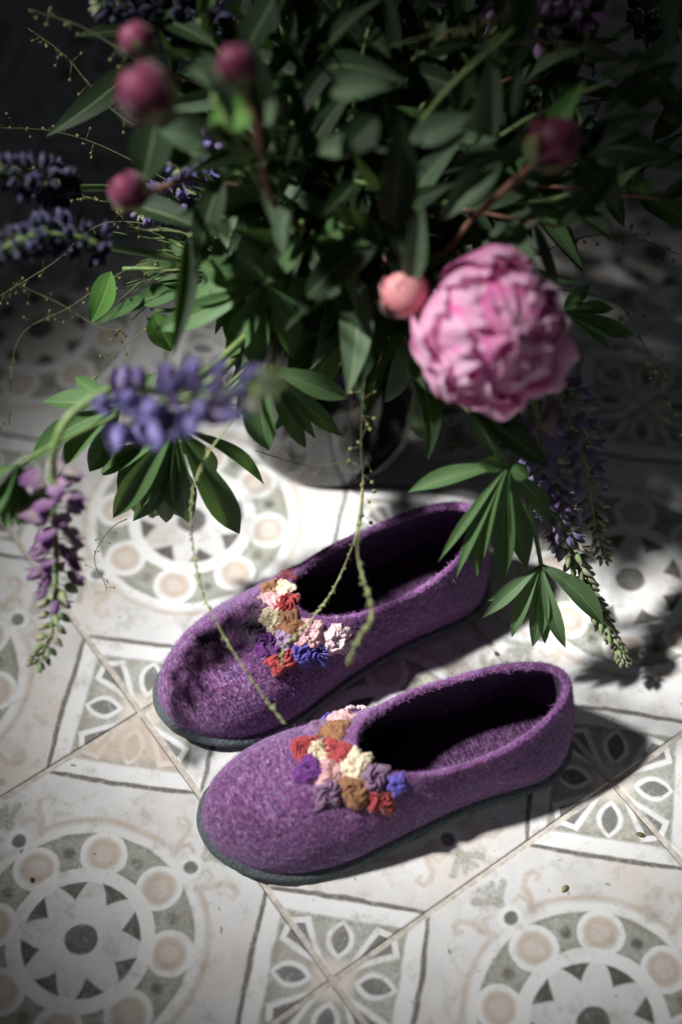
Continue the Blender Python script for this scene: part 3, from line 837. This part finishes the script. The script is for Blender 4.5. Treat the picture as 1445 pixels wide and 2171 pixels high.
lupin('lupin', 'shorter blue lupin with a pale green tip hanging beside the longest right one', P3([(1195, 830, .20), (1225, 900, .175), (1240, 980, .15), (1255, 1080, .11), (1280, 1185, .075)]),
      [*into_vase(44), G(1000, 720, .235), G(1130, 770, .22)], 'dusty', 14, 5, .0135, 6, .55, .40, 1.0, .25)
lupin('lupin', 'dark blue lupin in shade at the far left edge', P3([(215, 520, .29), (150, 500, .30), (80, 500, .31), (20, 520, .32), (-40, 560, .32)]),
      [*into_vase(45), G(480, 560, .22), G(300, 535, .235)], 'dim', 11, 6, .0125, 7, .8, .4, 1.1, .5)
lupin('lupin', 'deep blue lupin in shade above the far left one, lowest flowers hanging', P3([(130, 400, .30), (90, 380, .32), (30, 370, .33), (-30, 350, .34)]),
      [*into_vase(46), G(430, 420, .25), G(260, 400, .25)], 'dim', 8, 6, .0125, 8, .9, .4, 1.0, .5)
lupin('lupin', 'violet lupin half hidden by leaves beside the wine red bud', P3([(480, 420, .24), (410, 412, .25), (345, 430, .26), (300, 450, .265)]),
      [*into_vase(47), G(560, 470, .21)], 'blue', 8, 6, .0160, 9, .95, .4, 1.0, .3)
lupin('lupin', 'small violet lupin tip above the half hidden one', P3([(440, 310, .30), (400, 335, .31), (372, 355, .315)]),
      [*into_vase(48), G(560, 430, .25)], 'blue', 5, 5, .0120, 10, .95, .4, .9, .2)
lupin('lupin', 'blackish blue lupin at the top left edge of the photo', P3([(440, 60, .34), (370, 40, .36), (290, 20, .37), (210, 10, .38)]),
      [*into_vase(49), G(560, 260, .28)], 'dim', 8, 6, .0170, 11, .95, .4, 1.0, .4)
lupin('lupin', 'pale lilac flower spike at the top right', P3([(1080, 20, .33), (1130, 50, .34), (1180, 60, .35), (1230, 30, .36), (1270, -10, .37)]),
      [*into_vase(50), G(870, 300, .28), G(1010, 120, .32)], 'lilac', 9, 6, .0175, 12, .95, .4, 1.0, .3)
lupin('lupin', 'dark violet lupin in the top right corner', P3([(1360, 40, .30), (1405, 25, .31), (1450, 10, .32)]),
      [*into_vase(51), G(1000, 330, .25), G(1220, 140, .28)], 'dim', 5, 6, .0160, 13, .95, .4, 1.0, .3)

# ---------------------------------------------------------------- lupin leaves
def fan(label, st, tips, w, seed, mat='lupin', **kw):
    return palm_leaf('lupin_leaf', label, P3(st) if not isinstance(st[0], V) else st, [tuple(G(t[0], t[1], t[2])) + tuple(t[3:]) for t in tips], w, mat, seed=seed, **kw)
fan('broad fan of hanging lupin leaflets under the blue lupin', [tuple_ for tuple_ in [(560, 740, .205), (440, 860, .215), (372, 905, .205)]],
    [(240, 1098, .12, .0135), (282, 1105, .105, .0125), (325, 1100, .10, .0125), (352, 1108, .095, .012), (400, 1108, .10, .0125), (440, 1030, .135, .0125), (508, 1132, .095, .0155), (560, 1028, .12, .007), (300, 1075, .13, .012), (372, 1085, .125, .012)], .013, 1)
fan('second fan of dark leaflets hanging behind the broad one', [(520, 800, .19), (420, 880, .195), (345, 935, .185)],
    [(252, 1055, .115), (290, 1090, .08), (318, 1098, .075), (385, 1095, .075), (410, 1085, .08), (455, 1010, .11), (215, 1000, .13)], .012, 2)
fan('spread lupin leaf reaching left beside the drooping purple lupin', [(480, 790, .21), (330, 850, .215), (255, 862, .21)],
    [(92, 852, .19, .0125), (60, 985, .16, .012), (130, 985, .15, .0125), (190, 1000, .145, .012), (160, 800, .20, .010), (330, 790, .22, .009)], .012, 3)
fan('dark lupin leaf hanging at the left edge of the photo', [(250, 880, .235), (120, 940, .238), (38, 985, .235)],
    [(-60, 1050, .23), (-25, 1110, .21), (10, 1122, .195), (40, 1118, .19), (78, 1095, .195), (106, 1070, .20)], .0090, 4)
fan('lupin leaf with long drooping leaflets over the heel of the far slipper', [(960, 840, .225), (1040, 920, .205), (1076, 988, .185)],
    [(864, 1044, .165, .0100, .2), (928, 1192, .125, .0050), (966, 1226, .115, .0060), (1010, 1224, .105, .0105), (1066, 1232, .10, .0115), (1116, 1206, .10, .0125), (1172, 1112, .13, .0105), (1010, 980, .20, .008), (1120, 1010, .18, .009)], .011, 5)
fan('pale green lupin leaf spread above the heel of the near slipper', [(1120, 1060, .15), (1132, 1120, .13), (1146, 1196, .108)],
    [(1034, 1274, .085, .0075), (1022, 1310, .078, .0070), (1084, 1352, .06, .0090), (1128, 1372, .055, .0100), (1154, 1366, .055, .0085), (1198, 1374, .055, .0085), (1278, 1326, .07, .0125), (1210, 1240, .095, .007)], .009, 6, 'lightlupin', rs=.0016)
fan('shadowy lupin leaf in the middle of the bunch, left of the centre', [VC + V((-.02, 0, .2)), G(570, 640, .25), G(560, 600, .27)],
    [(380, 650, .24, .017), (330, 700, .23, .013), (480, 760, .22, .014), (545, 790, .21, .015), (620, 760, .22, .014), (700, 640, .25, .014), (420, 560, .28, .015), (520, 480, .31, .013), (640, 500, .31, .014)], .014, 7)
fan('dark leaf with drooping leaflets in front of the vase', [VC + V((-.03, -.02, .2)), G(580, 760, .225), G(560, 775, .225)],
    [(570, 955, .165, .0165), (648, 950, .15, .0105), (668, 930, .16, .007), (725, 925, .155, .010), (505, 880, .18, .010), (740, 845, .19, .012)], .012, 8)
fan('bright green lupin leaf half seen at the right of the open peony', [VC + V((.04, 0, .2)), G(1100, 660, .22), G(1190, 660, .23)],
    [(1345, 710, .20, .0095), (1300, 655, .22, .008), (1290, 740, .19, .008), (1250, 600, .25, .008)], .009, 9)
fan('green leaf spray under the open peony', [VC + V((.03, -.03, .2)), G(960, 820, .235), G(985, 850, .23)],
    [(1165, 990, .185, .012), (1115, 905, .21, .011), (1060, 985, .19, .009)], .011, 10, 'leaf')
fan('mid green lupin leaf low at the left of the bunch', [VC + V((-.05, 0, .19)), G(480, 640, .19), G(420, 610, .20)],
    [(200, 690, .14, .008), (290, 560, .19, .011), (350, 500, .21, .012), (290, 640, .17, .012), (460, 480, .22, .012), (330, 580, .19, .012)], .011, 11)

# ---------------------------------------------------------------- single showy peony leaves
def leaf_stem(label, k, st, leaves, stem_mat='stem', rs=.0016, group=None):
    loc = G(*st[-1]); root = thing('leafy_stem', label, 'leafy stem', loc, group)
    add_tube(root, loc, stem_path(k, *[G(*q) for q in st]), rs, stem_mat, 'stem')
    for i, (b, t, w, m, kw) in enumerate(leaves): add_leaf(root, loc, G(*b), G(*t), w, m, seed=k * 20 + i, **kw)
    return root
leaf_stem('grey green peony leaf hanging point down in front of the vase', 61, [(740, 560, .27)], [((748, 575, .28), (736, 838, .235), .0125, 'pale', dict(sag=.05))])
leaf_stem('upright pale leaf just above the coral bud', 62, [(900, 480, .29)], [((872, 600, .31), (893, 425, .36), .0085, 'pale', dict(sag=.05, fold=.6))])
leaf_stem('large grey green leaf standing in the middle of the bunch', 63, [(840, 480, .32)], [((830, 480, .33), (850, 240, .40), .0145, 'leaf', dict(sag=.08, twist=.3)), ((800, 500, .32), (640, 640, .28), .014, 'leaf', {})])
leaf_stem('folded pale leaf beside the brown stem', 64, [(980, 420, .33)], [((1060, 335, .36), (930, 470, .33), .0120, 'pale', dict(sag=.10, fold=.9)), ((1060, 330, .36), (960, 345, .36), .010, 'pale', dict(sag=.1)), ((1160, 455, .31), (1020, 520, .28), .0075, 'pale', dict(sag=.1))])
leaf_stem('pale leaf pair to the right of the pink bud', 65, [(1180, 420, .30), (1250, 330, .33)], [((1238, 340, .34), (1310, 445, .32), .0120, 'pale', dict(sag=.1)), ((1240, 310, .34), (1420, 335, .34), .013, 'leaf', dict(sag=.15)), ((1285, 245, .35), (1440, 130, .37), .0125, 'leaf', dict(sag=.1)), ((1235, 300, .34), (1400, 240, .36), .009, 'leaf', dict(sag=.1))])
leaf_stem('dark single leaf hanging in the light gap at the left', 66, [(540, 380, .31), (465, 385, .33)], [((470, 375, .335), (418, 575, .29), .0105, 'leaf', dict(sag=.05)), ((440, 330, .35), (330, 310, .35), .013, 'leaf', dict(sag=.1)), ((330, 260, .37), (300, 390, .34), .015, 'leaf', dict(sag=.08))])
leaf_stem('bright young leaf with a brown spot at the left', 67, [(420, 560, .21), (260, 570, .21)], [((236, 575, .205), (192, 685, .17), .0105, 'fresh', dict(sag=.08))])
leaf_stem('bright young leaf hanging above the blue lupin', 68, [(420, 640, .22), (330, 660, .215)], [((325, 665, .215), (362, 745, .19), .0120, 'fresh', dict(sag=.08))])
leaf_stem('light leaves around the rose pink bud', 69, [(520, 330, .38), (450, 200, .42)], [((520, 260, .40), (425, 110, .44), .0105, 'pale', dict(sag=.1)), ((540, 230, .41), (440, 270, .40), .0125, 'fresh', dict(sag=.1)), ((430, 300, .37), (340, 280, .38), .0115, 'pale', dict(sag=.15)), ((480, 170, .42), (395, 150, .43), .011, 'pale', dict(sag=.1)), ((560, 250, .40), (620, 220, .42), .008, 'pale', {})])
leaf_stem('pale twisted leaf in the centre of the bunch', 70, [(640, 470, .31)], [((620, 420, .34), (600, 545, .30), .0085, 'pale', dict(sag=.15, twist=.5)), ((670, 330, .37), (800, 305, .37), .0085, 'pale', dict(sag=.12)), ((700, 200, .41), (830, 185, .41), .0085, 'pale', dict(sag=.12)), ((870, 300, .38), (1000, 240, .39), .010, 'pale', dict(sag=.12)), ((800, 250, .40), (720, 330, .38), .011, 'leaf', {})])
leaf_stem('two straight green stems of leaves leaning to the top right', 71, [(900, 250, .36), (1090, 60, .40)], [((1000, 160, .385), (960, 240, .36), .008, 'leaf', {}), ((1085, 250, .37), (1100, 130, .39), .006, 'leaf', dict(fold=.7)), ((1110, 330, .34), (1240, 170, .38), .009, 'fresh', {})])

# ---------------------------------------------------------------- the dense mass of leafy stems
fills = [(420, 40), (520, -30), (600, 60), (700, -20), (660, 140), (780, 60), (860, -10), (880, 120), (960, 60), (980, 190), (1060, 170), (1160, 160), (1250, 90), (1330, 200), (1280, 300), (1380, 300), (1400, 420),
         (560, 170), (620, 260), (720, 230), (760, 330), (560, 330), (500, 440), (600, 420), (700, 420), (820, 400), (920, 340), (1020, 300), (1100, 400), (1020, 480), (1180, 480), (640, 540), (740, 520), (560, 540), (680, 640),
         (820, 560), (760, 660), (860, 720), (480, 560), (400, 500), (330, 60), (1200, 20), (1420, 120), (1250, 450), (815, 770), (890, 800), (720, 720), (930, 860), (300, 130), (1330, 380), (960, 600)]
back = [(.02, .40, .36), (.10, .44, .33), (.17, .46, .30), (.22, .42, .33), (.27, .46, .25), (.12, .50, .38), (.20, .52, .36), (.05, .48, .42), (.29, .38, .27), (.33, .44, .22), (.25, .30, .36), (.15, .38, .42), (.30, .52, .28)]  # extra stems added behind to shade the floor at the upper right
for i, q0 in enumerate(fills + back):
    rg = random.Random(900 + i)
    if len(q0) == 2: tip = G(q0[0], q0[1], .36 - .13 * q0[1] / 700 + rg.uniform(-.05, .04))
    else: tip = V(q0)                                            # added stems on the far side, blocking light from the floor
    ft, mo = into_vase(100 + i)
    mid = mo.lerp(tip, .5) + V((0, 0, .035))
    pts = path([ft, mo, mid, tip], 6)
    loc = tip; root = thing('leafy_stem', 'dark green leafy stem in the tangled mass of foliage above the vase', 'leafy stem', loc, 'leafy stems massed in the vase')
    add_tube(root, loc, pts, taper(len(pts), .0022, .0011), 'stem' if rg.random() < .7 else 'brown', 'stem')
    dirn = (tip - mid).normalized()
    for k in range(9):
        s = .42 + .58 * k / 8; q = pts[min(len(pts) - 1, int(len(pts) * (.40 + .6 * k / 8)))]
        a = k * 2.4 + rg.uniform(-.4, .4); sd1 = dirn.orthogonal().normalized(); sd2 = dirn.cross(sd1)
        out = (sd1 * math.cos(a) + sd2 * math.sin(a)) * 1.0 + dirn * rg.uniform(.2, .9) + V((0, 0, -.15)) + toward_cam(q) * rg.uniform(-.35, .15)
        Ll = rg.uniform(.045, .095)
        add_leaf(root, loc, q, q + out.normalized() * Ll, Ll * rg.uniform(.085, .15), rg.choice(('leaf', 'leaf', 'leaf', 'leaf', 'deep', 'deep', 'deep', 'lupin', 'pale')), sag=rg.uniform(.05, .2), seed=i * 17 + k, fold=rg.uniform(.2, .6), twist=rg.uniform(-.5, .5), n=9)  # near-black leaves paint the shade, the few pale ones paint lit leaves

# ---------------------------------------------------------------- wispy weeds
def wisp(label, pts, seed, rad=.0007, mat='wisp', pods=0, podsize=.0022, fuzz=0, branches=0, group=None, root_from=None, podmat='pod'):
    rg = random.Random(seed); P = path(pts, 8); loc = P[0]
    root = thing('weed_stalk', label, 'weed stalk', loc, group)
    full = P
    mb = MB(); mb.tube([p - loc for p in full], taper(len(full), rad, rad * .7), 5)
    mb.build('stalk', MT[mat], root)
    pm = None
    for k in range(pods):
        i = rg.randrange(len(P) // 4, len(P)); p = P[i]; dd = V((rg.gauss(0, 1), rg.gauss(0, 1), rg.gauss(0, .6) - .4)).normalized()
        L = rg.uniform(.004, .010); e = p + dd * L
        q = MB(); q.tube([p - loc, (p + dd * L * .6) - loc + V((0, 0, .0006)), e - loc], rad * .4, 4)
        rows = []
        for t in range(5):
            rr = podsize * .5 * math.sin(PI * (t + .25) / 5) ; c = e + dd * podsize * t / 4 - loc; s1 = dd.orthogonal().normalized(); s2 = dd.cross(s1)
            rows.append([c + (s1 * math.cos(2 * PI * m / 6) + s2 * math.sin(2 * PI * m / 6)) * rr for m in range(6)])
        q.grid(rows, close_u=True); q.build('seed_pod', MT[podmat], root)
    if fuzz:
        fm = MB()
        for k in range(fuzz):
            i = rg.randrange(int(len(P) * .12), len(P) - 1); p = P[i].lerp(P[i + 1], rg.random()) - loc; tg = (P[i + 1] - P[i]).normalized()
            dd = (tg * rg.uniform(.8, 1.6) + V((rg.gauss(0, .6), rg.gauss(0, .6), rg.gauss(0, .6)))).normalized(); L = rg.uniform(.002, .0045)
            fm.tube([p, p + dd * L * .5, p + dd * L], [rad * .5, rad * 1.1, rad * .15], 5)
        fm.build('seed_scales', MT[mat], root)['kind'] = 'stuff'
    return root
VMO = MOUTH
wisp('thin weed stalk hanging across the toe of the far slipper', P3([(520, 860, .21), (430, 980, .20), (405, 1090, .175), (425, 1240, .15), (470, 1340, .135), (540, 1450, .12), (600, 1532, .11)]), 1, .00062, 'wisp', fuzz=110)
wisp('forked weed sprig hanging over the opening of the far slipper, left prong', P3([(770, 1010, .16), (765, 1090, .15), (744, 1165, .14), (700, 1260, .125), (645, 1330, .115), (604, 1370, .11), (598, 1404, .105)]), 2, .0006, 'wisp', fuzz=90)
wisp('blurred weed sprig beside the forked one, curling over the slipper rim', P3([(770, 1010, .165), (762, 1100, .17), (758, 1180, .18), (780, 1260, .18), (786, 1310, .175), (762, 1350, .17), (735, 1400, .165)]), 3, .00075, 'wisp', fuzz=110)
wisp('thin seeded stem falling from the vase towards the far slipper', P3([(790, 700, .24), (770, 830, .21), (765, 960, .18), (770, 1030, .165), (765, 1105, .15)]), 4, .0004, 'wispd', pods=16, podsize=.0030)
wisp('fine curled tendril with tiny seeds below the broad leaf fan', P3([(270, 1100, .10), (238, 1118, .095), (205, 1165, .085), (203, 1200, .08), (222, 1235, .075), (226, 1252, .07)]), 5, .0004, 'wispd', pods=12, podsize=.0013, podmat='wispd')
wisp('thin weed stem crossing low in front of the vase', P3([(540, 955, .12), (640, 985, .10), (700, 985, .10), (775, 975, .11)]), 6, .0004, 'wispd', pods=6, podsize=.002)
wl = [((480, 560, .2), (300, 560, .2), (150, 650, .17), (40, 720, .14), (20, 900, .11)), ((520, 480, .24), (260, 330, .26), (120, 280, .27), (-20, 270, .28)), ((500, 420, .26), (240, 430, .25), (100, 380, .26), (-30, 330, .27)),
      ((480, 600, .2), (280, 720, .16), (200, 820, .14), (260, 940, .12)), ((520, 400, .28), (260, 250, .30), (140, 120, .32), (60, 60, .33)), ((520, 300, .30), (330, 160, .34), (180, 60, .36), (60, 20, .37)),
      ((500, 600, .19), (330, 640, .17), (240, 700, .15), (120, 640, .15), (30, 600, .15)), ((1080, 560, .2), (1250, 500, .2), (1360, 510, .19), (1440, 540, .18)), ((1080, 600, .2), (1300, 640, .17), (1370, 740, .13), (1440, 830, .10)),
      ((1000, 100, .38), (1200, 90, .38), (1330, 140, .37), (1430, 200, .36)), ((1100, 640, .19), (1330, 720, .14), (1400, 830, .11), (1440, 900, .09)), ((900, 850, .14), (940, 880, .13), (960, 930, .11), (985, 950, .10)),
      ((500, 520, .23), (240, 470, .22), (110, 560, .2), (-20, 640, .17)), ((820, 100, .38), (930, 70, .40), (1000, 60, .41), (1060, 40, .42))]
wn = ['falling down the left side across the dim tiles', 'sweeping level to the left edge above the dark blue lupins', 'running left behind the deep blue lupin', 'bending down towards the spread leaf at the left', 'rising to the upper left over the grey tiles',
      'highest at the upper left, beside the small dull red bud', 'crossing the tiles near the bright young leaf', 'reaching right above the peony over the dim tiles', 'drooping at the right edge beside the open peony',
      'at the top right below the pale lilac spike', 'falling right of the peony to the dark tile', 'short one with pods below the peony beside the vase', 'passing under the dark blue lupins to the left edge', 'at the top between the leaves and the lilac spike']
for i, q in enumerate(wl):
    wisp('wispy weed stalk ' + wn[i], P3(q), 20 + i, .0005, 'wispd', pods=18, podsize=.0026, group='wispy weeds at the edge of the bunch')

# ---------------------------------------------------------------- fine grass and a yellow leaf in the vase
gl = G(520, 590, .22); groot = thing('grass_tuft', 'tuft of fine yellow green grass blades at the left of the bunch', 'grass tuft', gl)
rg = random.Random(77)
for k in range(70):
    b = V((rg.gauss(0, .008), rg.gauss(0, .008), rg.gauss(0, .006))); tp = G(rg.uniform(240, 560), rg.uniform(430, 650), rg.uniform(.17, .26)) - gl
    mb = MB(); md = b.lerp(tp, .55) + V((0, 0, rg.uniform(.005, .02)))
    mb.tube(path([b, md, tp], 4), taper(9, .0008, .0002), 4); mb.build('grass_blade', MT[rg.choice(('stem', 'wisp', 'wispd'))], groot)
add_tube(groot, gl, [into_vase(70)[0], into_vase(70)[1], gl], .0016)
yl = G(752, 880, .09); yroot = thing('yellow_leaf', 'narrow yellowed leaf standing in the water inside the vase', 'leaf', yl)
add_leaf(yroot, yl, G(745, 905, .075), G(757, 845, .11), .0032, 'yellow', name='leaf_blade', kind='other')
add_tube(yroot, yl, [G(742, 930, .06), G(745, 905, .075)], .0008)

# ---------------------------------------------------------------- crumbs on the floor
def crumb(px, py, s, label, seed, mat='wispd'):
    rg = random.Random(seed); c = G(px, py, .0006); mb = MB(); rows = []; a = rg.uniform(0, 6.28)
    for i in range(5):
        t = i / 4; rr = s * .3 * math.sin(PI * (t + .15) / 1.3)
        rows.append([V((math.cos(a) * s * (t - .5) + rr * math.cos(2 * PI * k / 6) * -math.sin(a), math.sin(a) * s * (t - .5) + rr * math.cos(2 * PI * k / 6) * math.cos(a), max(0, rr * (.6 + .5 * math.sin(2 * PI * k / 6))))) for k in range(6)])
    mb.grid(rows, close_u=True); o = mb.build('plant_crumb', MT[mat]); o.location = c
    tag(o, label, 'plant crumb')
crumb(1196, 1884, .006, 'tiny green plant crumb on the white tile beside the scroll pattern', 1, 'wisp')
crumb(1356, 1770, .006, 'tiny golden plant crumb on the tile joint near the right edge', 2, 'pod')
crumb(1050, 1385, .004, 'tiny dark crumb on the tile between the slipper heels', 3)
crumb(68, 1866, .004, 'tiny black crumb on the tile at the left bottom', 4)
